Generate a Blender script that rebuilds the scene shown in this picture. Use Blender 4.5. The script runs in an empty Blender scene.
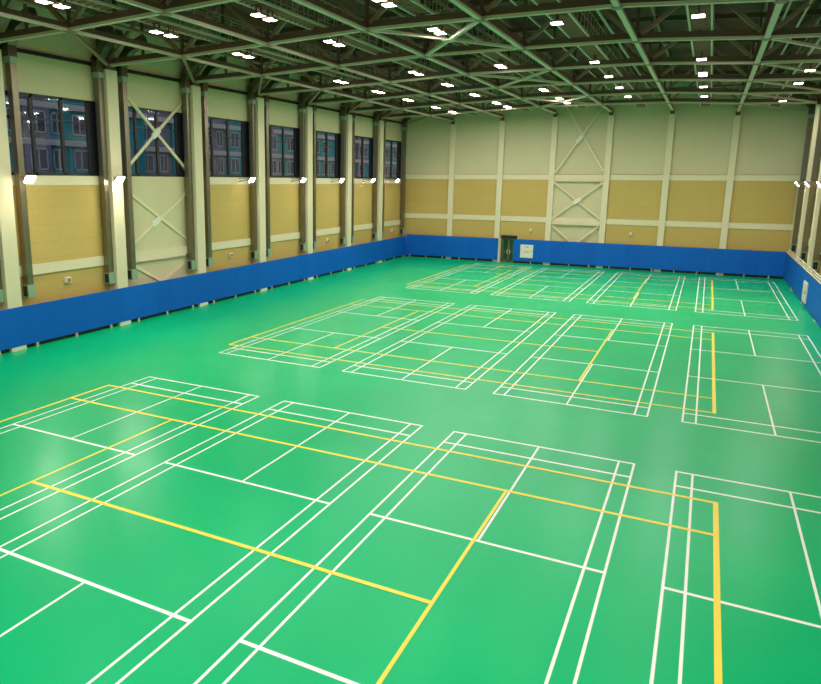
import bpy, math, random
from mathutils import Vector, Matrix
random.seed(4)
S = 0.8                       # survey units -> metres
sc = bpy.context.scene
col = sc.collection
sc.view_settings.view_transform = 'Standard'
sc.view_settings.look = 'None'
sc.view_settings.exposure = 0.0

# ------------------------------------------------------------------ materials
def srgb(r, g, b):
    f = lambda c: (c/255/12.92) if c/255 <= .04045 else ((c/255+.055)/1.055)**2.4
    return (f(r), f(g), f(b), 1)

def mat(name, color, rough=.6, metal=0.0, var=.08, scale=3.0, bump=0.0, spec=.5):
    m = bpy.data.materials.new(name); m.use_nodes = True
    nt = m.node_tree; b = nt.nodes['Principled BSDF']
    b.inputs['Roughness'].default_value = rough
    b.inputs['Metallic'].default_value = metal
    b.inputs['Specular IOR Level'].default_value = spec
    g = nt.nodes.new('ShaderNodeNewGeometry')
    n = nt.nodes.new('ShaderNodeTexNoise'); n.inputs['Scale'].default_value = scale; n.inputs['Detail'].default_value = 4
    nt.links.new(g.outputs['Position'], n.inputs['Vector'])
    r = nt.nodes.new('ShaderNodeMapRange')
    r.inputs['To Min'].default_value = 1-var; r.inputs['To Max'].default_value = 1+var
    nt.links.new(n.outputs['Fac'], r.inputs['Value'])
    mx = nt.nodes.new('ShaderNodeVectorMath'); mx.operation = 'SCALE'
    mx.inputs[0].default_value = color[:3]
    nt.links.new(r.outputs['Result'], mx.inputs['Scale'])
    nt.links.new(mx.outputs['Vector'], b.inputs['Base Color'])
    if bump:
        bp = nt.nodes.new('ShaderNodeBump'); bp.inputs['Strength'].default_value = bump
        nt.links.new(n.outputs['Fac'], bp.inputs['Height']); nt.links.new(bp.outputs['Normal'], b.inputs['Normal'])
    return m

def mat_wall_uv(name, c1, c2, cm, bw, bh, mortar, rough=.75, var=.5):
    """blocks with seams laid out along a vertical wall (u = x+y, v = z)"""
    m = bpy.data.materials.new(name); m.use_nodes = True
    nt = m.node_tree; b = nt.nodes['Principled BSDF']; b.inputs['Roughness'].default_value = rough
    g = nt.nodes.new('ShaderNodeNewGeometry'); sp = nt.nodes.new('ShaderNodeSeparateXYZ')
    nt.links.new(g.outputs['Position'], sp.inputs[0])
    ad = nt.nodes.new('ShaderNodeMath'); ad.operation = 'ADD'
    nt.links.new(sp.outputs['X'], ad.inputs[0]); nt.links.new(sp.outputs['Y'], ad.inputs[1])
    cb = nt.nodes.new('ShaderNodeCombineXYZ')
    nt.links.new(ad.outputs[0], cb.inputs['X']); nt.links.new(sp.outputs['Z'], cb.inputs['Y'])
    br = nt.nodes.new('ShaderNodeTexBrick')
    br.inputs['Scale'].default_value = 1
    br.inputs['Brick Width'].default_value = bw; br.inputs['Row Height'].default_value = bh
    br.inputs['Mortar Size'].default_value = mortar
    br.inputs['Color1'].default_value = c1; br.inputs['Color2'].default_value = c2; br.inputs['Mortar'].default_value = cm
    nt.links.new(cb.outputs[0], br.inputs['Vector'])
    n = nt.nodes.new('ShaderNodeTexNoise'); n.inputs['Scale'].default_value = 14; n.inputs['Detail'].default_value = 5
    nt.links.new(g.outputs['Position'], n.inputs['Vector'])
    r = nt.nodes.new('ShaderNodeMapRange'); r.inputs['To Min'].default_value = 1-var*.25; r.inputs['To Max'].default_value = 1+var*.25
    nt.links.new(n.outputs['Fac'], r.inputs['Value'])
    mx = nt.nodes.new('ShaderNodeVectorMath'); mx.operation = 'SCALE'
    nt.links.new(br.outputs['Color'], mx.inputs[0]); nt.links.new(r.outputs['Result'], mx.inputs['Scale'])
    nt.links.new(mx.outputs['Vector'], b.inputs['Base Color'])
    return m

def mat_emit(name, color, strength):
    m = bpy.data.materials.new(name); m.use_nodes = True
    nt = m.node_tree; nt.nodes.clear()
    e = nt.nodes.new('ShaderNodeEmission'); e.inputs['Color'].default_value = color; e.inputs['Strength'].default_value = strength
    o = nt.nodes.new('ShaderNodeOutputMaterial'); nt.links.new(e.outputs[0], o.inputs[0])
    return m

def mat_glass(name, tint, refl):
    m = bpy.data.materials.new(name); m.use_nodes = True
    nt = m.node_tree; nt.nodes.clear()
    t = nt.nodes.new('ShaderNodeBsdfTransparent'); t.inputs['Color'].default_value = tint
    g = nt.nodes.new('ShaderNodeBsdfGlossy'); g.inputs['Roughness'].default_value = .03
    mx = nt.nodes.new('ShaderNodeMixShader')
    lw = nt.nodes.new('ShaderNodeLayerWeight'); lw.inputs['Blend'].default_value = .5
    pw = nt.nodes.new('ShaderNodeMath'); pw.operation = 'POWER'; pw.inputs[1].default_value = 4
    nt.links.new(lw.outputs['Facing'], pw.inputs[0])
    fr = nt.nodes.new('ShaderNodeMapRange'); fr.inputs['To Min'].default_value = refl*.25; fr.inputs['To Max'].default_value = min(1, refl*2)
    nt.links.new(pw.outputs[0], fr.inputs['Value'])
    o = nt.nodes.new('ShaderNodeOutputMaterial')
    nt.links.new(fr.outputs['Result'], mx.inputs[0]); nt.links.new(t.outputs[0], mx.inputs[1]); nt.links.new(g.outputs[0], mx.inputs[2])
    nt.links.new(mx.outputs[0], o.inputs[0])
    return m

M = {}
def floor_mat():
    m = bpy.data.materials.new('sports_floor'); m.use_nodes = True
    nt = m.node_tree; b = nt.nodes['Principled BSDF']
    b.inputs['Roughness'].default_value = .32; b.inputs['Specular IOR Level'].default_value = .24; b.inputs['Specular Tint'].default_value = (.12, .75, .5, 1)
    g = nt.nodes.new('ShaderNodeNewGeometry')
    n = nt.nodes.new('ShaderNodeTexNoise'); n.inputs['Scale'].default_value = .22; n.inputs['Detail'].default_value = 5
    nt.links.new(g.outputs['Position'], n.inputs['Vector'])
    r = nt.nodes.new('ShaderNodeValToRGB')
    r.color_ramp.elements[0].position = .3; r.color_ramp.elements[0].color = (0.0, .445, .165, 1)
    r.color_ramp.elements[1].position = .7; r.color_ramp.elements[1].color = (0.0, .505, .19, 1)
    nt.links.new(n.outputs['Fac'], r.inputs['Fac']); nt.links.new(r.outputs['Color'], b.inputs['Base Color'])
    n2 = nt.nodes.new('ShaderNodeTexNoise'); n2.inputs['Scale'].default_value = 1.3; n2.inputs['Detail'].default_value = 6
    nt.links.new(g.outputs['Position'], n2.inputs['Vector'])
    mr = nt.nodes.new('ShaderNodeMapRange'); mr.inputs['To Min'].default_value = .27; mr.inputs['To Max'].default_value = .36
    nt.links.new(n2.outputs['Fac'], mr.inputs['Value']); nt.links.new(mr.outputs['Result'], b.inputs['Roughness'])
    return m
M['floor'] = floor_mat()
M['white_line'] = mat('white_line_paint', (.96, .94, .96, 1), .45, var=.05)
M['yellow_line'] = mat('yellow_line_paint', (.97, .76, .07, 1), .45, var=.05)
M['wall'] = mat('cream_wall', (.61, .55, .35, 1), .8, var=.05, scale=.6)
M['wall_end'] = mat('cream_end_wall', (.60, .53, .34, 1), .8, var=.05, scale=.6)
M['column'] = mat('cream_column_paint', (.72, .63, .44, 1), .6, var=.03)
M['band'] = mat('cream_band_paint', (.72, .63, .44, 1), .6, var=.03)
M['panel'] = mat_wall_uv('perforated_wood_panel', (.52, .362, .108, 1), (.535, .375, .112, 1), (.47, .325, .093, 1), 2.6, .74, .010)
M['blue'] = mat_wall_uv('blue_board', (.002, .108, .52, 1), (.002, .122, .56, 1), (.002, .100, .49, 1), 1.2, 40, .008, rough=.5, var=.15)
M['blue'].node_tree.nodes['Principled BSDF'].inputs['Specular IOR Level'].default_value = .2
M['foot'] = mat('board_foot', (.50, .44, .33, 1), .5)
M['black'] = mat('black_metal', (.012, .011, .012, 1), .45)
M['dark'] = mat('dark_and_shaded_steel', (.145, .062, .048, 1), .6, var=.15)  # own dark tone; also the painted shade of chord and tie webs
M['deck'] = None
M['green_steel'] = mat('pale_green_and_lit_steel', (.70, .53, .45, 1), .5, var=.06)  # own pale tone; also floor bounce painted on lower flanges
M['mid_steel'] = mat('grey_green_steel', (.36, .185, .145, 1), .55, var=.12)
M['rail'] = mat('railing_steel', (.48, .34, .27, 1), .5)
M['upper'] = mat('upper_wall_light_tint', (.88, .60, .44, 1), .8)  # lighter, redder tone paints light onto the dim upper wall
M['duct'] = mat('galvanised_duct', (.24, .21, .145, 1), .34, metal=.85, var=.15, scale=2.0)
M['duct_dark'] = mat('dark_galvanised_duct', (.20, .13, .09, 1), .4, metal=.6, var=.12)
M['grille'] = mat('outlet_grille', (.30, .42, .31, 1), .4, metal=.3)
M['white'] = mat('white_enamel', (.74, .72, .60, 1), .4, var=.03)
M['red'] = mat('red_mark', (.55, .13, .05, 1), .5)
M['orange'] = mat('ochre_pipe', (.50, .27, .05, 1), .5)
M['ledge'] = mat('orange_edge_board', (.46, .24, .06, 1), .6)
M['blind'] = mat('dark_blind', (.010, .012, .028, 1), .5)
M['lamp'] = mat_emit('lamp_lens', (1, .92, .78, 1), 14)
M['flood'] = mat_emit('floodlight_lens', (1, .92, .72, 1), 110)
M['flood_near'] = mat_emit('bright_floodlight_lens', (1, .92, .72, 1), 340)
M['glass'] = mat_glass('window_glass', (.80, .86, .92, 1), .22)
M['door_glass'] = mat_glass('door_glass', (.30, .42, .42, 1), .5)
M['teal'] = mat_wall_uv('teal_facade', (.012, .37, .42, 1), (.012, .32, .37, 1), (.012, .27, .33, 1), 9, 1.5, .03, var=.2)
M['violet'] = mat_wall_uv('grey_violet_facade', (.27, .24, .36, 1), (.23, .20, .31, 1), (.17, .15, .24, 1), 9, 1.5, .03, var=.2)
M['pale_band'] = mat('pale_facade_band', (.62, .56, .56, 1), .7)
M['pvc'] = mat('white_window_frame', (.55, .55, .66, 1), .5)
M['pane_far'] = mat('far_window_pane', (.055, .06, .11, 1), .15, var=.3, scale=.4)
M['lit'] = mat_emit('lit_room_window', (1, .8, .5, 1), .45)
M['asphalt'] = mat('asphalt', (.03, .03, .035, 1), .9)
def deck_mat():
    m = mat('roof_deck', (.19, .062, .050, 1), .7, var=.25, scale=1.2)
    nt = m.node_tree
    g = nt.nodes.new('ShaderNodeNewGeometry'); w = nt.nodes.new('ShaderNodeTexWave'); w.bands_direction = 'Y'; w.inputs['Scale'].default_value = 1.3
    nt.links.new(g.outputs['Position'], w.inputs['Vector'])
    bp = nt.nodes.new('ShaderNodeBump'); bp.inputs['Strength'].default_value = .8; bp.inputs['Distance'].default_value = .1
    nt.links.new(w.outputs['Fac'], bp.inputs['Height']); nt.links.new(bp.outputs['Normal'], nt.nodes['Principled BSDF'].inputs['Normal'])
    return m
M['deck'] = deck_mat()

# ------------------------------------------------------------------ mesh builder
class MB:
    def __init__(s): s.v = []; s.f = []
    def quad(s, a, b, c, d):
        i = len(s.v); s.v += [Vector(a), Vector(b), Vector(c), Vector(d)]; s.f.append((i, i+1, i+2, i+3)); return s
    def hexa(s, p):
        i = len(s.v); s.v += [Vector(q) for q in p]
        for f in ((0,3,2,1),(4,5,6,7),(0,1,5,4),(1,2,6,5),(2,3,7,6),(3,0,4,7)): s.f.append(tuple(i+k for k in f))
        return s
    def box(s, x0, x1, y0, y1, z0, z1):
        return s.hexa([(x0,y0,z0),(x1,y0,z0),(x1,y1,z0),(x0,y1,z0),(x0,y0,z1),(x1,y0,z1),(x1,y1,z1),(x0,y1,z1)])
    def bar(s, a, b, w, h, up=(0,0,1), dz=0):
        """rectangular bar from a to b, width w across, height h along up"""
        a = Vector(a); b = Vector(b); d = (b-a).normalized(); u = Vector(up)
        r = d.cross(u).normalized(); u = r.cross(d).normalized()
        p = []
        for q in (a, b):
            pass
        for uu in (-h/2+dz, h/2+dz):
            p += [a - r*w/2 + u*uu, a + r*w/2 + u*uu, b + r*w/2 + u*uu, b - r*w/2 + u*uu]
        return s.hexa(p)
    def tube(s, pts, rad, n=8):
        pts = [Vector(p) for p in pts]; rings = []
        for i, p in enumerate(pts):
            d = (pts[min(i+1, len(pts)-1)] - pts[max(i-1, 0)]).normalized()
            u = Vector((0,0,1)) if abs(d.z) < .9 else Vector((1,0,0))
            r = d.cross(u).normalized(); u = r.cross(d)
            k = len(s.v)
            for j in range(n):
                a = 2*math.pi*j/n; s.v.append(p + r*rad*math.cos(a) + u*rad*math.sin(a))
            rings.append(k)
        for a, b in zip(rings, rings[1:]):
            for j in range(n): s.f.append((a+j, a+(j+1) % n, b+(j+1) % n, b+j))
        s.f.append(tuple(rings[0]+j for j in range(n))[::-1]); s.f.append(tuple(rings[-1]+j for j in range(n)))
        return s
    def mesh(s, name, m, loc=(0,0,0)):
        me = bpy.data.meshes.new(name); L = Vector(loc)
        me.from_pydata([tuple((v-L)*S) for v in s.v], [], s.f); me.materials.append(m); me.update()
        return me

def tag(o, label=None, cat=None, group=None, kind=None):
    if label: o['label'] = label
    if cat: o['category'] = cat
    if group: o['group'] = group
    if kind: o['kind'] = kind
    return o
def empty(name, loc, label=None, cat=None, group=None, kind=None):
    o = bpy.data.objects.new(name, None); col.objects.link(o); o.location = Vector(loc)*S; o['base'] = 0
    del o['base']
    o.empty_display_size = .2
    return tag(o, label, cat, group, kind)
def part(name, mb, m, root, label=None, kind=None):
    """child mesh, vertices given in survey coordinates of the hall"""
    base = root
    off = Vector((0,0,0)); r = root
    while r is not None: off += Vector(r.location)/S; r = r.parent
    o = bpy.data.objects.new(name, mb.mesh(name, m, off)); col.objects.link(o); o.parent = root
    return tag(o, label, kind=kind)
def single(name, mb, m, label, cat, group=None, loc=None):
    if loc is None:
        n = len(mb.v); loc = (sum(v.x for v in mb.v)/n, sum(v.y for v in mb.v)/n, min(v.z for v in mb.v))
    o = bpy.data.objects.new(name, mb.mesh(name, m, loc)); col.objects.link(o); o.location = Vector(loc)*S
    return tag(o, label, cat, group)
def struct(name, mb, m):
    o = bpy.data.objects.new(name, mb.mesh(name, m)); col.objects.link(o); return tag(o, kind='structure')
def copy_tree(o, parent=None):
    c = o.copy(); col.objects.link(c); c.parent = parent
    for ch in [x for x in bpy.data.objects if x.parent == o]: copy_tree(ch, c)
    return c
ORD = ['zeroth','first','second','third','fourth','fifth','sixth','seventh','eighth','ninth','tenth','eleventh','twelfth','thirteenth','fourteenth','fifteenth']

# ------------------------------------------------------------------ layout numbers (survey units)
XL, XR, YF, YB = -10.35, 29.95, 49.3, -36.0
CY = [-12.5, -4.82, 2.88, 10.62, 18.41, 26.08, 33.89, 41.47, 49.3]    # column rows along the side walls / trusses
CX = [-4.2, 1.4, 7.0, 12.55, 18.17, 23.78]                              # end wall columns / ties
NX = [-9.9, -4.2, 1.4, 7.0, 12.6, 18.2, 23.75, 29.4]
NZ = [15.42, 15.53, 15.73, 15.93, 15.90, 15.84, 15.50, 15.30]
def chord_z(x):
    for i in range(len(NX)-1):
        if x <= NX[i+1] or i == len(NX)-2:
            t = (x-NX[i])/(NX[i+1]-NX[i]); return NZ[i]+t*(NZ[i+1]-NZ[i])
ROOF = 18.9
DOOR_X0, DOOR_X1, DOOR_Z = 1.88, 3.62, 2.98

# ------------------------------------------------------------------ shell
floor = struct('floor', MB().box(XL-.3, XR+.3, YB-.3, YF+.3, -.3, 0), M['floor'])
ceiling = struct('ceiling', MB().box(XL-.3, XR+.3, YB-.3, YF+.3, ROOF, ROOF+.3), M['deck'])
WZ0, WZ1 = 9.15, 13.45
def side_wall(x0, x1):
    mb = MB().box(x0, x1, YB, YF, 0, WZ0).box(x0, x1, YB, YF, WZ1, ROOF)
    y = YB
    for i in range(len(CY)-1):
        a, b = CY[i]+.44, CY[i+1]-.44
        if i == len(CY)-2: b = YF-.5
        mb.box(x0, x1, y, a, WZ0, WZ1); y = b
    mb.box(x0, x1, y, YF, WZ0, WZ1)
    return mb
struct('wall_left', side_wall(XL-.3, XL), M['wall'])
struct('wall_right', side_wall(XR, XR+.3), M['wall'])
struct('wall_back', MB().box(XL-.3, XR+.3, YB-.3, YB, 0, ROOF), M['wall'])
struct('wall_far', MB().box(XL-.3, DOOR_X0, YF, YF+.3, 0, ROOF).box(DOOR_X1, XR+.3, YF, YF+.3, 0, ROOF).box(DOOR_X0, DOOR_X1, YF, YF+.3, DOOR_Z, ROOF), M['wall_end'])
# lobby behind the glass door
struct('wall_lobby', MB().box(0, 5.5, YF+4, YF+4.2, 0, 4).box(-.2, 0, YF+.3, YF+4.2, 0, 4).box(5.5, 5.7, YF+.3, YF+4.2, 0, 4), mat('lobby_wall', (.10, .16, .14, 1), .7))
struct('floor_lobby', MB().box(-.2, 5.7, YF+.3, YF+4.2, -.3, 0), M['asphalt'])
struct('ceiling_lobby', MB().box(-.2, 5.7, YF+.3, YF+4.2, 4, 4.2), M['deck'])

# horizontal bands on the walls
n_trim = 0
def trim(mb, m='band'):
    global n_trim
    n_trim += 1
    return struct('trim_%d' % n_trim, mb, M[m])
trim(MB().box(XL, XL+.16, -13, YF, 3.80, 4.36))
trim(MB().box(XL, XL+.10, -13, 2.4, 8.62, WZ0))
trim(MB().box(XL, XL+.10, 11.1, YF, 8.62, WZ0))
trim(MB().box(XR-.16, XR, -13, YF, 3.90, 4.50))
trim(MB().box(XR-.10, XR, -13, YF, 8.70, WZ0))
trim(MB().box(XL, XR, YF-.14, YF, 4.60, 5.16))
trim(MB().box(XL, XR, YF-.10, YF, 9.16, 9.70))
trim(MB().box(XL, XR, YF-.14, YF, 9.70, 9.735), 'mid_steel')
trim(MB().box(XL, XL+.2, -13, YF, 15.42, 15.60), 'black')  # wall beam in black, standing in for its shadow line
trim(MB().box(XR-.2, XR, -13, YF, 15.30, 15.48), 'black')  # same painted shadow line on the opposite wall

trim(MB().box(XL, XL+.05, -13, YF, 15.60, ROOF), 'upper')  # thin strip added to carry the painted upper wall light
trim(MB().box(XR-.05, XR, -13, YF, 15.48, ROOF), 'upper')  # matching strip of painted light, opposite wall

# ------------------------------------------------------------------ court markings (painted on the floor: parts of it)
WX, WY = .066, .105
COLX = [0, 7.366, 14.716, 22.057]
ROWY = [-16.829, 0, 16.854]           # near, middle, far
LY = 1.53
def vline(mb, x, y0, y1, w, z): mb.quad((x-w/2,y0,z),(x+w/2,y0,z),(x+w/2,y1,z),(x-w/2,y1,z))
def hline(mb, y, x0, x1, w, z): mb.quad((x0,y-w/2,z),(x1,y-w/2,z),(x1,y+w/2,z),(x0,y+w/2,z))
rown = ['nearest', 'middle', 'far']; coln = ['first', 'second', 'third', 'fourth']
for j, ry in enumerate(ROWY):
    for i, cx in enumerate(COLX):
        mb = MB(); Y = lambda t: (ry+t)*LY; z = .004; e = WX/2
        for x in (0, .46, 5.64, 6.1): vline(mb, cx+x, Y(0)-WY/2, Y(13.4)+WY/2, WX, z)
        for t in (0, .76, 4.72, 8.68, 12.64, 13.4): hline(mb, Y(t), cx-e, cx+6.1+e, WY, z+.0006)
        vline(mb, cx+3.05, Y(0), Y(4.72), WX, z+.0012); vline(mb, cx+3.05, Y(8.68), Y(13.4), WX, z+.0012)
        part('badminton_court', mb, M['white_line'], floor, 'white badminton court lines, %s court from the window wall in the %s row' % (coln[i], rown[j]))
for j, (ry, ty) in enumerate(zip(ROWY, (1.196, 1.143, 1.15))):
    mb = MB(); Y = lambda t: (ry+ty+t)*LY; x0 = -.626; z = .009; w = .085; wy = .13
    vline(mb, x0, Y(0)-wy/2, Y(10.97)+wy/2, .12, z)
    vline(mb, x0+23.77, Y(0)-wy/2, Y(10.97)+wy/2, .135, z)
    for x in (5.485, 18.285): vline(mb, x0+x, Y(1.37), Y(9.6), w, z)
    for t in (0, 1.37, 9.6, 10.97): hline(mb, Y(t), x0, x0+23.77, wy, z+.0006)
    hline(mb, Y(5.485), x0+5.485, x0+18.285, wy, z+.0012)
    part('tennis_court', mb, M['yellow_line'], floor, 'yellow tennis court lines crossing the %s row of white courts' % rown[j])

# ------------------------------------------------------------------ side walls: columns, panels, windows, ducts
def from_end(i): return ORD[len(CY)-1-i]
WALLN = {-1: 'window wall', 1: 'opposite wall'}
def side_col(i, side):
    c = CY[i]
    if side < 0: xa, xb = XL, -9.56
    else: xa, xb = 29.16, XR
    r = empty('column', ((xa+xb)/2, c, 0), 'cream square column on the %s, %s from the far corner' % (WALLN[side], from_end(i)), 'column')
    part('shaft', MB().box(xa, xb, c-.43, c+.43, .22, 15.25), M['column'], r)
    fx = xb+.06 if side < 0 else xa-.06
    part('base', MB().box(min(xa, fx), max(xb, fx), c-.45, c+.45, 0, .22), M['white'], r)
    part('head', MB().box(xa+.02, xb-.02, c-.36, c+.36, 15.25, ROOF), M['dark'], r, 'dark steel column head')
for i in range(1, len(CY)-1): side_col(i, -1)
for i in range(4, len(CY)-1): side_col(i, 1)

def panel(name, mb, label): return single(name, mb, M['panel'], label, 'acoustic panel')
BR = 2                                              # braced bay of the window wall
def bay_word(i): return '%s bay from the far corner' % ORD[len(CY)-1-i]
for i in range(0, len(CY)-1):
    y0, y1 = CY[i]+.44, CY[i+1]-.44
    if i == len(CY)-2: y1 = YF-.02
    if i != BR:
        panel('acoustic_panel', MB().box(XL+.012, XL+.06, y0, y1, 4.37, 8.61), 'tall tan perforated panel under a window, %s' % bay_word(i))
        panel('acoustic_panel', MB().box(XL+.012, XL+.06, y0, y1, .3, 3.79), 'low tan panel above the blue boards, window wall, %s' % bay_word(i))
    if i >= 4:
        panel('acoustic_panel', MB().box(XR-.06, XR-.012, y0, y1, 4.51, 8.69), 'tall tan panel on the wall opposite the windows, %s' % bay_word(i))
        panel('acoustic_panel', MB().box(XR-.06, XR-.012, y0, y1, .3, 3.89), 'low tan panel above the triple rail, %s' % bay_word(i))
nw = 0
def window(i, side):
    global nw
    nw += 1
    c = CY[i]; y0, y1 = c+.44, CY[i+1]-.44
    if i == len(CY)-2: y1 = YF-.5
    xm = XL-.12 if side < 0 else XR+.12
    fr = MB(); xa, xb = xm-.08, xm+.08
    fr.box(xa, xb, y0, y1, WZ0, WZ0+.16).box(xa, xb, y0, y1, WZ1-.14, WZ1)
    ys = [y0+.08, c+2.65, c+4.6, c+6.5, y1-.08]
    for y in ys: fr.box(xa, xb, y-.09, y+.09, WZ0, WZ1)
    o = struct('window_%d' % nw, fr, M['black'])
    tr = MB()
    for a, b in zip(ys[:3], ys[1:4]): tr.box(xm-.05, xm+.05, a+.05, b-.05, 12.10, 12.17)
    part('transom', tr, M['black'], o)
    if i == 1:
        a, b = ys[0]+.09, ys[1]-.09
        part('sash', MB().box(xm, xm+.14, a, b, 12.05, 12.2).box(xm, xm+.14, a, b, 13.2, 13.35).box(xm, xm+.14, a, a+.12, 12.1, 13.35).box(xm, xm+.14, b-.12, b, 12.1, 13.35), M['black'], o)
    for a, b in zip(ys[:3], ys[1:4]):
        part('pane', MB().box(xm-.012, xm+.012, a, b, WZ0+.1, WZ1-.1), M['glass'], o)
    part('blind', MB().box(xm-.03, xm+.03, ys[3], ys[4], WZ0+.1, WZ1-.1), M['blind'], o, 'dark blind panel')
for i in range(0, len(CY)-1): window(i, -1)
for i in range(4, len(CY)-1): window(i, 1)

# ventilation ducts on both sides of each column
def ribs(mb, x0, x1, y0, y1, zs):
    for z in zs: mb.box(x0-.02, x1+.02, y0-.03, y1+.03, z-.035, z+.035)
def duct(i, side, which):
    c = CY[i]
    dy0, dy1 = ((c-.84, c-.50) if which == 'before' else (c+1.06, c+1.42))
    if side < 0: x0, x1 = -10.16, -9.78; wx = XL
    else: x0, x1 = 29.38, 29.76; wx = XR
    pos = 'just before' if which == 'before' else 'just behind'
    r = empty('ventilation_duct', ((x0+x1)/2, (dy0+dy1)/2, 2.7), 'metal duct %s the %s column from the far corner, %s' % (pos, from_end(i), WALLN[side]), 'duct')
    m = MB().box(x0, x1, dy0, dy1, 3.35, 14.75)
    ribs(m, x0, x1, dy0, dy1, [4.8, 6.3, 7.8, 9.3, 10.8, 12.3, 13.8])
    part('shaft', m, M['duct'], r)
    m = MB().box(x0-.05, x1+.06, dy0-.05, dy1+.05, 2.68, 3.35)
    part('outlet_box', m, M['grille'], r, 'green tinted outlet box')
    part('grille', MB().box(x0+.04, x1-.04, dy0-.065, dy0-.05, 2.74, 3.29), M['black'], r)
    part('valve', MB().box(x0-.05, x1+.08, dy0-.04, dy1+.04, 14.75, 15.05), M['grille'], r)
    e = MB().box(x0-.06, x1+.02, dy0-.08, min(dy1+.08, dy1+.08), 15.05, 15.9)
    s = 1 if side < 0 else -1
    a = (((x0+x1)/2), (dy0+dy1)/2, 15.75); b = (a[0]+s*.8, a[1], 16.6); d = (a[0]+s*1.9, a[1], 17.0)
    e.bar(a, b, .5, .5).bar(b, d, .5, .5)
    part('elbow', e, M['duct_dark'], r)
for i in range(1, len(CY)-1):
    duct(i, -1, 'before'); duct(i, -1, 'behind')
duct(0, -1, 'behind')
duct(8, -1, 'before')
for i in range(4, len(CY)-1):
    duct(i, 1, 'before'); duct(i, 1, 'behind')
duct(8, 1, 'before')

# bracing of the window wall (third visible bay) and of the end wall
def cross_brace(label, p, ax, w=.2, m='column'):
    up = (1,0,0) if ax == 'x' else (0,1,0)
    c = [sum(q[k] for q in p)/4 for k in range(3)]
    r = empty('cross_brace', (c[0], c[1], min(q[2] for q in p)), label, 'brace')
    part('diagonal', MB().bar(p[0], p[1], w, .11 if ax == 'y' else .09, up=up), M[m], r)
    part('diagonal', MB().bar(p[2], p[3], w, .10 if ax == 'y' else .08, up=up), M[m], r)
    d = (Vector(p[3])-Vector(p[2])).normalized()*.42; c = (Vector(p[2])+Vector(p[3]))/2
    part('gusset_plate', MB().bar(c-d, c+d, .38, .125 if ax == 'y' else .10, up=up), M['white'], r)
    for q in p:
        e = .13; t = .055 if ax == 'x' else .07
        mb = MB().box(q[0]-.045, q[0]+t, q[1]-e, q[1]+e, q[2]-e, q[2]+e) if ax == 'x' else MB().box(q[0]-e, q[0]+e, q[1]-t, q[1]+t, q[2]-e, q[2]+e)
        part('mounting_plate', mb, M[m], r)
xb = -10.30
cross_brace('upper cream steel cross in front of a window of the window wall', [(xb,4.45,14.24),(xb,10.05,9.7),(xb,10.05,14.24),(xb,4.45,9.66)], 'x')
cross_brace('lower cream steel cross on the bare bay of the window wall', [(xb,3.8,8.58),(xb,10.05,4.77),(xb,10.05,8.02),(xb,3.8,4.4)], 'x')
r = empty('chevron_brace', (xb, 6.9, 2), 'cream V shaped strut behind the blue boards, window wall', 'brace')
part('mounting_plate', MB().box(xb-.045, xb+.08, 7.0, 7.6, 1.9, 2.2), M['column'], r)
part('strut', MB().bar((xb+.13,4.45,3.75),(xb+.13,9.55,3.75),.12,.08,up=(1,0,0)), M['green_steel'], r)
part('diagonal', MB().bar((xb,4.2,3.72),(xb,7.3,2.1),.2,.10,up=(1,0,0)), M['column'], r)
part('diagonal', MB().bar((xb,9.5,3.2),(xb,7.3,2.1),.2,.10,up=(1,0,0)), M['column'], r)
yb = 49.0
cross_brace('upper cream cross of the braced bay on the end wall', [(8.1,yb,16.6),(12.12,yb,10.2),(11.75,yb,16.6),(7.43,yb,10.0)], 'y', .17)
cross_brace('lower cream cross of the braced bay on the end wall', [(7.43,yb,8.80),(12.12,yb,5.2),(12.12,yb,8.80),(7.43,yb,5.1)], 'y', .17)
r = empty('chevron_brace', (9.8, yb, 2.4), 'cream V shaped strut above the blue boards, end wall', 'brace')
part('diagonal', MB().bar((7.4,yb,4.3),(9.6,yb,2.45),.17,.12,up=(0,1,0)), M['column'], r)
part('diagonal', MB().bar((12.16,yb,4.35),(9.9,yb,2.45),.17,.12,up=(0,1,0)), M['column'], r)
for z, w in ((9.06, 'upper'), (4.5, 'lower')):
    single('brace_strut', MB().box(7.31, 12.24, 48.9, 49.1, z-.06, z+.08), M['column'], '%s flat strut across the braced bay of the end wall' % w, 'strut')

# ------------------------------------------------------------------ end wall
for k, x in enumerate(CX):
    r = empty('column', (x, YF-.2, 0), 'slim cream column on the end wall, %s from the window wall' % ORD[k+1], 'column')
    part('shaft', MB().box(x-.29, x+.29, 48.98, YF, .2, 15.95), M['column'], r)
    part('base', MB().box(x-.33, x+.33, 49.02, YF, 0, .2), M['white'], r)
xs = [XL+.05]+CX+[XR-.4]
for k in range(7):
    if k == 3: continue
    a, b = xs[k]+.3, xs[k+1]-.3
    if k == 0: a = XL+.4
    w = ORD[k+1]
    panel('acoustic_panel', MB().box(a, b, YF-.06, YF-.012, 5.17, 9.15), 'tall tan panel on the end wall, %s bay from the window wall' % w)
    lo = MB()
    if k == 2: lo.box(DOOR_X1+.2, b, YF-.06, YF-.012, .3, 4.59).box(a, DOOR_X1+.2, YF-.06, YF-.012, DOOR_Z+.1, 4.59)
    else: lo.box(a, b, YF-.06, YF-.012, .3, 4.59)
    panel('acoustic_panel', lo, 'low tan panel on the end wall, %s bay from the window wall' % w)

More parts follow.
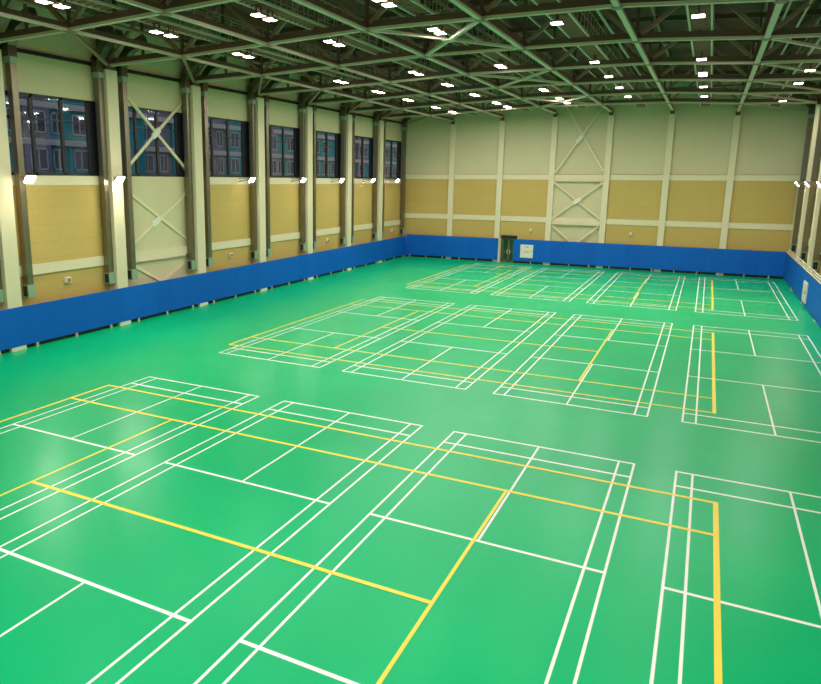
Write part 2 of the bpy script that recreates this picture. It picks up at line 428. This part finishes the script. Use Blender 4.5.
# glass double door
d = struct('door_1', MB().box(DOOR_X0, DOOR_X0+.13, YF-.05, YF+.2, 0, DOOR_Z).box(DOOR_X1-.13, DOOR_X1, YF-.05, YF+.2, 0, DOOR_Z).box(DOOR_X0, DOOR_X1, YF-.05, YF+.2, DOOR_Z-.13, DOOR_Z), mat('bronze_door_frame', (.075, .055, .03, 1), .4))
part('lintel', MB().box(DOOR_X0-.02, DOOR_X1+.05, YF-.22, YF, DOOR_Z-.30, DOOR_Z+.02), M['black'], d, 'dark closer box over the door')
xm = (DOOR_X0+DOOR_X1)/2
fm = mat('bronze_leaf_frame', (.16, .115, .06, 1), .4)
for a, b, hx in ((DOOR_X0+.13, xm-.01, xm-.14), (xm+.01, DOOR_X1-.13, xm+.14)):
    t = .10; z1 = DOOR_Z-.32
    lf = part('door_leaf', MB().box(a, a+t, YF, YF+.1, .03, z1).box(b-t, b, YF, YF+.1, .03, z1).box(a, b, YF, YF+.1, .03, .25).box(a, b, YF, YF+.1, z1-.12, z1).box(a, b, YF, YF+.1, 1.12, 1.24), fm, d)
    part('pane', MB().box(a+t, b-t, YF+.04, YF+.06, .2, z1-.1), M['door_glass'], lf)
    part('handle', MB().tube([(hx, YF-.07, .95), (hx, YF-.07, 1.45)], .03), M['white'], lf)

# ------------------------------------------------------------------ blue boards around the court
def boards(label, axis, fixed, a, b, z0, z1a, z1b, seg, feet, inward):
    """row of boards along axis from a to b; front plane at 'fixed', thickness to the wall"""
    n = max(1, round((b-a)/seg)); st = (b-a)/n
    if axis == 'y': loc = (fixed, (a+b)/2, 0)
    else: loc = ((a+b)/2, fixed, 0)
    r = empty('board_fence', loc, label, 'board fence')
    T = .06*inward
    for k in range(n):
        p0, p1 = a+k*st, a+(k+1)*st-.003
        za = z1a+(z1b-z1a)*k/n
        f0, f1 = sorted((fixed, fixed-T))
        mb = MB().box(f0, f1, p0, p1, z0, za) if axis == 'y' else MB().box(p0, p1, f0, f1, z0, za)
        part('board', mb, M['blue'], r)
    f0, f1 = sorted((fixed-T*1.0, fixed-T*2.2))
    zt = min(z1a, z1b)
    mb = MB()
    if axis == 'y': mb.box(f0, f1, a, b, zt-.02, zt+.015)
    else: mb.box(a, b, f0, f1, zt-.02, zt+.015)
    part('top_rail', mb, M['ledge'], r, 'thin orange edge strip along the top')
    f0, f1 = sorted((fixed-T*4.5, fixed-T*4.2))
    part('gap_shade_strip', MB().box(f0, f1, a, b, 0, z0+.06) if axis == 'y' else MB().box(a, b, f0, f1, 0, z0+.06), M['black'], r, 'dark recessed strip standing in for shade in the gap above the floor')  # black strip added behind the gap to paint in its shade
    for q in feet:
        if not a < q < b: continue
        f0, f1 = sorted((fixed-T*.1, fixed-T*1.6))
        mb = MB().box(f0, f1, q-.07, q+.07, 0, z0+.1) if axis == 'y' else MB().box(q-.05, q+.05, f0, f1, 0, z0+.1)
        part('foot', mb, M['foot'], r)
fy = []
for c in CY: fy += [c+1.15, c+3.85, c+6.5]
boards('long blue board fence below the row of windows', 'y', -9.48, -12.4, 48.75, .23, 2.30, 2.46, 1.5, fy, 1)
fxs = [-9+2.05*k for k in range(20)]
boards('short blue board fence on the end wall between corner and door', 'x', 48.78, -9.46, 1.66, .25, 2.66, 2.66, 1.25, fxs, -1)
boards('long blue board fence on the end wall beyond the door', 'x', 48.78, 3.42, 29.1, .25, 2.66, 2.60, 1.3, fxs, -1)
boards('blue board fence below the white wall rails opposite the windows', 'y', 29.1, 2.0, 48.7, .1, 2.45, 2.45, 1.5, fy, -1)
single('end_post', MB().box(1.72, 1.82, 48.72, 48.90, 0, 2.66).box(1.70, 1.87, 48.70, 48.92, 0, .06), M['white'], 'white post between the short blue fence and the glass door', 'post')
# white rails above the right hand fence
r = empty('wall_rail', (29.2, 26, 2.45), 'triple white rail running above the blue boards opposite the windows', 'rail')
for k in range(3): part('tube', MB().tube([(29.13+.05*k, 2, 2.58+.14*k), (29.13+.05*k, 48.7, 2.58+.14*k)], .05), M['white'], r)
mb = MB()
for c in range(2, 49, 4): mb.box(29.12, 29.36, c, c+.08, 2.45, 2.9)
part('bracket', mb, M['ledge'], r)

# hose cabinets
def cabinet(label, axis, p0, p1, z0, z1, fixed, marks=True):
    if axis == 'x':
        r = empty('hose_cabinet', ((p0+p1)/2, fixed, z0), label, 'hose cabinet')
        part('frame', MB().box(p0, p1, fixed, fixed+.08, z0, z1), M['white'], r)
        part('door', MB().box(p0+.08, p1-.08, fixed-.02, fixed, z0+.08, z1-.08), M['white'], r)
        f = fixed-.03; c = (p0+p1)/2; h = z1-z0
        mb = MB().box(c-.17, c-.05, f, fixed-.02, z1-.30, z1-.18).box(c+.03, c+.17, f, fixed-.02, z1-.30, z1-.18)
        part('marking', mb, M['red'], r, 'small red marks at the top')
        mb = MB()
        for sx in (-1, 1):
            x = c+sx*.14
            mb.box(x-.09, x+.09, f, fixed-.02, z0+h*.42, z0+h*.46).box(x-.09, x-.05, f, fixed-.02, z0+h*.42, z0+h*.54).box(x+.05, x+.09, f, fixed-.02, z0+h*.42, z0+h*.54)
        part('marking', mb, M['red'], r, 'pair of red marks in the middle')
        part('handle', MB().box(p1-.2, p1-.15, f-.02, fixed-.02, z0+h*.45, z0+h*.6), M['mid_steel'], r)
    else:
        r = empty('hose_cabinet', (fixed, (p0+p1)/2, z0), label, 'hose cabinet')
        part('frame', MB().box(fixed-.08, fixed, p0, p1, z0, z1), M['white'], r)
        part('door', MB().box(fixed-.10, fixed-.08, p0+.1, p1-.1, z0+.08, z1-.08), M['white'], r)
        part('handle', MB().box(fixed-.14, fixed-.10, p0+.25, p0+.32, z0+.7, z0+.95), M['mid_steel'], r)
cabinet('white hose cabinet with red marks set in the blue boards beside the door', 'x', 4.20, 5.58, .66, 2.10, 48.70)
cabinet('white hose cabinet on the blue boards opposite the windows', 'y', 31.2, 33.2, .35, 1.85, 29.1)
# small pale wall boxes, not sockets, on the low panels
for y, i in ((-.75, 1), (14.87, 3), (30.44, 5), (46.12, 7)):
    r = empty('small_wall_box', (-10.25, y, 3.08), 'small pale box on a tan panel, window wall, %s' % bay_word(i), 'wall box')
    part('case', MB().box(XL+.06, XL+.26, y-.17, y+.17, 3.08, 3.40), M['white'], r)
    part('cover', MB().box(XL+.26, XL+.29, y-.12, y+.12, 3.12, 3.34), M['mid_steel'], r)
for x, w in ((5.13, 'above the hose cabinet beside the door'), (15.33, 'in the bay next to the steel crosses')):
    r = empty('small_wall_box', (x, 49.15, 3.5), 'small pale box on the end wall, %s' % w, 'wall box')
    part('case', MB().box(x-.10, x+.10, 49.0, YF-.06, 3.52, 3.84), M['white'], r)
    part('cover', MB().box(x-.09, x+.09, 48.97, 49.0, 3.46, 3.60), M['mid_steel'], r)

# ------------------------------------------------------------------ roof structure
HT = 2.55
def truss():
    r = empty('roof_truss', (9.75, 0, 15.3), None, 'roof truss')
    fl, wb, tc = MB(), MB(), MB()
    for a, b in zip(range(7), range(1, 8)):
        p = Vector((NX[a], 0, NZ[a]+.03)); q = Vector((NX[b], 0, NZ[b]+.03))
        fl.bar(p, q, .22, .13, dz=.065); wb.bar(p, q, .18, .28, dz=.27)
        tc.bar(p, q, .30, .26, dz=HT)
    part('bottom_chord', fl, M['green_steel'], r, 'lower flange, pale green with floor bounce painted in')
    part('chord_web', wb, M['dark'], r)  # web darker than the flange to paint in its shade
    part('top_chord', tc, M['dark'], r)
    for a in range(7):
        x0, x1 = NX[a], NX[a+1]; xm = (x0+x1)/2
        zm = chord_z(xm)
        for xa in (x0, x1):
            part('web_diagonal', MB().bar((xa+(.2 if xa == x0 else -.2), 0, chord_z(xa)+.35), (xm+(-.1 if xa == x0 else .1), 0, zm+HT-.05), .2, .2, up=(0,1,0)), M['mid_steel'], r)
        part('web_post', MB().bar((x0+.001, 0, NZ[a]+.3), (x0, 0, NZ[a]+HT), .14, .14, up=(0,1,0)), M['dark'], r)
        part('web_post', MB().bar((xm+.001, 0, zm+.3), (xm, 0, zm+HT), .12, .12, up=(0,1,0)), M['dark'], r)
    return r
tr0 = truss()
TY = CY[:-1]
for k, y in enumerate(TY):
    t = tr0 if k == 0 else copy_tree(tr0)
    t.location.y = y*S
    t['label'] = 'steel truss across the hall, lit and shaded tones painted in, %s from the end wall' % ORD[len(TY)-k]
    t['category'] = 'roof truss'
for k, x in enumerate(CX):
    z = chord_z(x)
    r = empty('roof_tie', (x, 18, z), 'pale green tie beam running lengthwise under the trusses, %s from the window wall' % ORD[k+1], 'tie beam')
    part('beam', MB().box(x-.11, x+.11, -13, 48.9, z, z+.12), M['green_steel'], r)
    part('beam_web', MB().box(x-.09, x+.09, -13, 48.9, z+.12, z+.34), M['dark'], r)  # dark web paints shade above the floor-lit pale beam
    part('end_bracket', MB().box(x-.2, x+.2, 48.75, 49.0, z-.28, z+.12), M['dark'], r, 'dark bracket at the end wall')
    for y in TY: part('clamp', MB().box(x-.2, x+.2, y-.24, y+.24, z-.02, z+.02), M['mid_steel'], r)
# crossed wind braces between the trusses
for a, b, w in ((2, 3, 'nearest'), (4, 5, 'middle'), (6, 7, 'farthest')):
    x0, x1 = 7.0, 12.6; ya, yc = CY[a], CY[b]; z0, z1 = chord_z(x0)+.1, chord_z(x1)+.1
    r = empty('wind_brace', ((x0+x1)/2, (ya+yc)/2, z0), '%s crossed pale brace lying flat between two trusses in mid hall' % w, 'brace')
    part('diagonal', MB().bar((x0+.15, ya+.15, z0), (x1-.15, yc-.15, z1), .2, .14), M['green_steel'], r)
    part('diagonal', MB().bar((x0+.15, yc-.15, z0-.02), (x1-.15, ya+.15, z1-.02), .2, .14), M['green_steel'], r)
    part('gusset_plate', MB().bar(((x0+x1)/2-.35, (ya+yc)/2, (z0+z1)/2-.08), ((x0+x1)/2+.35, (ya+yc)/2, (z0+z1)/2-.08), .6, .03), M['green_steel'], r)
for i in range(0, len(CY)-1):
    single('wind_brace', MB().bar((-4.38, CY[i]+.3, 15.62), (-9.5, CY[i+1]-.38, 15.50), .16, .12), M['mid_steel'],
           'slanting roof brace beside the window wall, %s' % bay_word(i), 'brace')
for i in range(3, len(CY)-1):
    single('wind_brace', MB().bar((23.98, CY[i]+.3, 15.60), (29.1, CY[i+1]-.38, 15.42), .16, .12), M['green_steel'],
           'slanting roof brace by the wall opposite the windows, %s' % bay_word(i), 'brace')
# purlins under the deck, parts of the ceiling
for k in range(15):
    x = NX[0]+.2+k*2.8
    part('purlin', MB().box(x-.08, x+.08, -13, YF, chord_z(min(max(x, -9.9), 29.4))+HT+.16, ROOF), M['mid_steel'], ceiling)

# lengthwise lighting catwalks
ROWS = {-1.42: 15.75, 4.2: 15.97, 9.79: 16.07, 15.45: 15.88, 21.03: 15.75, 26.6: 15.40}
for k, (x, zl) in enumerate(ROWS.items()):
    z = zl+.42
    r = empty('catwalk', (x, 18, z), 'narrow ribbed service walkway with railings carrying lamps, %s from the window wall' % ORD[k+1], 'catwalk')
    part('deck', MB().box(x-.42, x+.42, -12, 48.5, z+.04, z+.09), M['dark'], r)
    mb = MB()
    for j in range(152): mb.box(x-.42, x+.42, -12+j*.4, -11.93+j*.4, z-.02, z+.04)
    part('rib', mb, M['mid_steel'], r)
    for s in (-1, 1):
        part('edge_beam', MB().box(x+s*.46-.045, x+s*.46+.045, -12, 48.5, z-.04, z+.07), M['green_steel'], r, 'pale edge beam')
        mb = MB()
        for j in range(61): mb.box(x+s*.46-.02, x+s*.46+.02, -12+j, -11.95+j, z+.12, z+1.15)
        for h in (.62, 1.13): mb.box(x+s*.46-.02, x+s*.46+.02, -12, 48.5, z+h, z+h+.045)
        part('railing', mb, M['rail'], r)
# cross walkway near the end wall
r = empty('catwalk', (20, 46.2, 17.6), 'cross walkway with railing close to the end wall', 'catwalk')
part('deck', MB().box(12.9, 28.8, 45.8, 46.6, 17.62, 17.68), M['dark'], r)
mb = MB()
for j in range(16): mb.box(13+j, 13.05+j, 45.8, 45.84, 17.68, 18.56)
for h in (.42, .85): mb.box(12.9, 28.8, 45.8, 45.84, 17.66+h, 17.70+h)
part('railing', mb, M['rail'], r)

# pipes under the roof
PIPES = [(-7.4, 17.2, .07, 'mid_steel'), (-6.6, 17.0, .10, 'mid_steel'), (-3.3, 17.5, .06, 'mid_steel'), (1.9, 17.3, .08, 'mid_steel'), (2.5, 17.0, .05, 'green_steel'),
         (7.6, 17.2, .09, 'mid_steel'), (13.3, 17.1, .05, 'green_steel'), (13.9, 17.4, .05, 'green_steel'), (16.6, 17.0, .07, 'green_steel'), (17.3, 17.4, .05, 'mid_steel'),
         (24.6, 17.2, .06, 'green_steel'), (25.3, 16.9, .06, 'green_steel'), (27.7, 16.8, .07, 'green_steel'), (28.4, 17.2, .06, 'mid_steel')]
for k, (x, z, rad, m) in enumerate(PIPES):
    single('roof_pipe', MB().tube([(x, -13, z), (x, 48.9, z)], rad), M[m], 'thin lengthwise pipe above the truss chords, %s from the window wall' % ORD[k+1], 'pipe')
single('roof_pipe', MB().tube([(3.0, -2.6, 16.9), (6.8, -2.6, 16.95)], .05), M['orange'], 'short ochre pipe crossing between two walkways near the camera', 'pipe')

# ------------------------------------------------------------------ ceiling lamps
def lamp_light(name, loc, power, sx, sy, rot, colr, spread):
    l = bpy.data.lights.new(name, 'AREA'); l.shape = 'RECTANGLE'; l.size = sx; l.size_y = sy; l.energy = power; l.color = colr; l.spread = spread
    o = bpy.data.objects.new(name, l); col.objects.link(o); o.location = Vector(loc)*S; o.rotation_euler = rot
    return o
PAIR = .48
LAMPS = {-1.42: [(-8.46, -7.62), (-2.18, -1.19), (4.25, 5.24), (15.96, 16.92), (22.2, 23.2), (28.4, 29.3), (35.3, 36.1), (40.1, 40.9)],
  4.2: [(-2.03, -1.10), (4.42, 5.45), (15.8, 16.95), (22.2, 23.2), (29.1, 30.0), (35.8, 36.7), (39.7, 40.6)],
  9.79: [(-1.75, -.75), (4.53, 5.43), (16.28, 17.0), (29.1, 30.0), (35.6, 36.4), (39.1, 39.9)],
  15.45: [(4.8,), (16.28,), (22.7,), (28.9,), (35.1,)],
  21.03: [(5.36,), (17.0,), (22.7, 23.75), (29.9,), (36.3,)],
  26.6: [(21.47,), (27.56,), (38.87,)]}
POWER = 93
def make_lamp():
    r = empty('ceiling_lamp', (0, 0, 0), None, 'ceiling lamp')
    part('housing', MB().box(-.27, .27, -.26, .26, .02, .10).box(-.27, -.25, -.26, .26, -.03, .02).box(.25, .27, -.26, .26, -.03, .02), M['mid_steel'], r)
    part('hanger', MB().box(-.03, .03, -.2, -.15, .10, .40).box(-.03, .03, .15, .2, .10, .40).box(-.03, .03, -.2, .2, .37, .40), M['dark'], r)
    for s in (-1, 1): part('lens', MB().box(.125*s-.11, .125*s+.11, -.22, .22, -.025, .02), M['lamp'], r)
    return r
lamp0 = make_lamp(); first = True
for ri, (x, z) in enumerate(ROWS.items()):
    n = len(LAMPS[x])
    for gi, ys in enumerate(LAMPS[x]):
        for pi, y in enumerate(ys):
            o = lamp0 if first else copy_tree(lamp0); first = False
            o.location = Vector((x, y, z))*S
            w = ('near one of ' if pi == 0 else 'far one of ') if len(ys) > 1 else ''
            o['label'] = 'lit lamp, %s row from window wall, %s%s %s from end wall' % (ORD[ri+1], w, ORD[n-gi], 'pair' if len(ys) > 1 else 'lamp')
            o['category'] = 'ceiling lamp'
            lamp_light('lamp_light', (x, y, z-.05), POWER*(1.0 if len(ys) > 1 else 1.9), .55, .55, (0, 0, 0), (1, .95, .86), math.radians(180))
# unseen lamps without fixtures, added over the near end behind the viewpoint
for x, z in ROWS.items():
    for y in (-14.5, -21.5, -28):
        lamp_light('lamp_light', (x, y, z), POWER*1.7, .55, .55, (0, 0, 0), (1, .95, .86), math.radians(180))

# ------------------------------------------------------------------ floodlights on the side walls
def floodlight(x, y, z, side, label):
    r = empty('floodlight', (x, y, z), label, 'floodlight')
    s = 1 if side < 0 else -1
    wx = -10.3 if side < 0 else 29.9
    for c in CY:
        if c-1.05 < y < c-.45 or c+.93 < y < c+1.52: wx = -9.72 if side < 0 else 29.32
        if abs(y-c) <= .46: wx = -9.54 if side < 0 else 29.14
    a = Vector((x-s*.13, y, z-.16)); b = Vector((x+s*.11, y, z+.15))
    n = Vector((-s*(b.z-a.z), 0, abs(b.x-a.x))).normalized()
    part('housing', MB().bar(a+n*.07, b+n*.07, .60, .12), M['mid_steel'], r)
    part('lens', MB().bar(a-n*.01, b-n*.01, .54, .03), M['flood_near' if side < 0 and y < 3 else 'flood'], r)
    part('arm', MB().tube([(wx, y, z+.12), (x-s*.05, y, z+.16)], .03).tube([(wx, y, z-.15), (x-s*.1, y, z+.12)], .025), M['mid_steel'], r)
    lamp_light('floodlight_light', (x, y, z-.14), 6, .3, .4, (0, -s*.15, 0), (1, .90, .66), math.radians(170))
fl = [-3.74, 2.54, 16.2, 23.94, 31.13, 38.11, 44.61]
for k, y in enumerate(fl):
    floodlight(-9.0, y, 8.95, -1, 'bright floodlight on an arm below the windows, %s from the far corner' % ORD[len(fl)-k])
fr_ = [28.45, 35.26, 42.23]
for k, y in enumerate(fr_):
    floodlight(28.6, y, 8.9, 1, 'bright floodlight opposite the windows, %s from the far corner' % ORD[len(fr_)-k])

# ------------------------------------------------------------------ apartment blocks outside the windows
struct('ground', MB().box(-120, XL-.4, -60, 260, -.6, -.3), M['asphalt'])
blocks = [(-40, 8, 37.9, 'teal', 'violet', 'teal apartment block with violet bays facing the nearest windows'),
          (-41.5, 38, 64, 'violet', 'teal', 'grey violet apartment block with teal bays, second along the street'),
          (-40, 64, 92, 'teal', 'violet', 'teal apartment block, third along the street'),
          (-41, 92, 135, 'teal', 'violet', 'long teal apartment block at the far end of the street')]
for bi, (bx, ya, yc, m1, m2, lab) in enumerate(blocks):
    r = empty('apartment_building', (bx-5, (ya+yc)/2, 0), lab, 'building')
    part('wall', MB().box(bx-10, bx, ya, yc, -.3, 34), M[m1], r)
    step = 6.0; nb = int((yc-ya)//step)
    for k in range(nb):
        y = ya+k*step
        if k % 2 == bi % 2: part('bay', MB().box(bx, bx+.5, y+.2, y+3.4, -.3, 33), M[m2], r)
    mb = MB()
    for f in range(9): mb.box(bx, bx+.56, ya+(0 if f % 2 else 2), yc-(4 if f % 2 else 0), 1.15+f*3.75, 1.75+f*3.75)
    part('facade_band', mb, M['pale_band'], r)
    for k in range(nb):
        y = ya+k*step; ox = .5 if k % 2 == bi % 2 else 0
        for f in range(1, 7):
            z = 2.35+f*3.75; X = bx+ox
            for yy, w in ((y+.75, 2.1),) + (((y+4.0, 1.5),) if (k+f) % 3 else ()):
                X2 = X if yy < y+3.4 else bx
                fr = MB().box(X2, X2+.1, yy, yy+w, z, z+.14).box(X2, X2+.1, yy, yy+w, z+2.06, z+2.2)
                for q in (yy, yy+w*.45, yy+w-.12): fr.box(X2, X2+.1, q, q+.12, z, z+2.2)
                wdw = part('window', fr, M['pvc'], r)
                part('pane', MB().box(X2+.01, X2+.05, yy+.1, yy+w-.1, z+.1, z+2.1), M['lit'] if random.random() < .03 else M['pane_far'], wdw)

# ------------------------------------------------------------------ world
w = bpy.data.worlds.new('dusk'); sc.world = w; w.use_nodes = True
nt = w.node_tree; bg = nt.nodes['Background']
sky = nt.nodes.new('ShaderNodeTexSky'); sky.sky_type = 'NISHITA'; sky.sun_disc = False; sky.sun_elevation = math.radians(1.5); sky.sun_rotation = math.radians(100)
mixn = nt.nodes.new('ShaderNodeMixRGB'); mixn.inputs['Fac'].default_value = .85; mixn.inputs['Color2'].default_value = (.36, .41, .47, 1)
nt.links.new(sky.outputs[0], mixn.inputs['Color1']); nt.links.new(mixn.outputs[0], bg.inputs['Color'])
bg.inputs['Strength'].default_value = .95

# ------------------------------------------------------------------ camera
yaw, pitch, roll, f = -0.486086720974101, 0.19465175273195778, 0.006306662572923003, 690.7108702445817
ppx, ppy = -72.6272276341729, -26.249976854671402
fw = Vector((math.sin(yaw)*math.cos(pitch), math.cos(yaw)*math.cos(pitch), -math.sin(pitch)))
rr = Vector((math.cos(yaw), -math.sin(yaw), 0)); uu = rr.cross(fw)
R2 = rr*math.cos(roll)+uu*math.sin(roll); U2 = -rr*math.sin(roll)+uu*math.cos(roll)
cam = bpy.data.cameras.new('camera'); co = bpy.data.objects.new('camera', cam); col.objects.link(co)
m = Matrix((R2, U2, -fw)).transposed().to_4x4()
m.translation = Vector((22.137, -28.471, 9.031))*S
co.matrix_world = m
cam.sensor_fit = 'HORIZONTAL'; cam.sensor_width = 36; cam.lens = f/821*36
cam.shift_x = -ppx/821; cam.shift_y = ppy/821
cam.clip_start = .05; cam.clip_end = 500
sc.camera = co
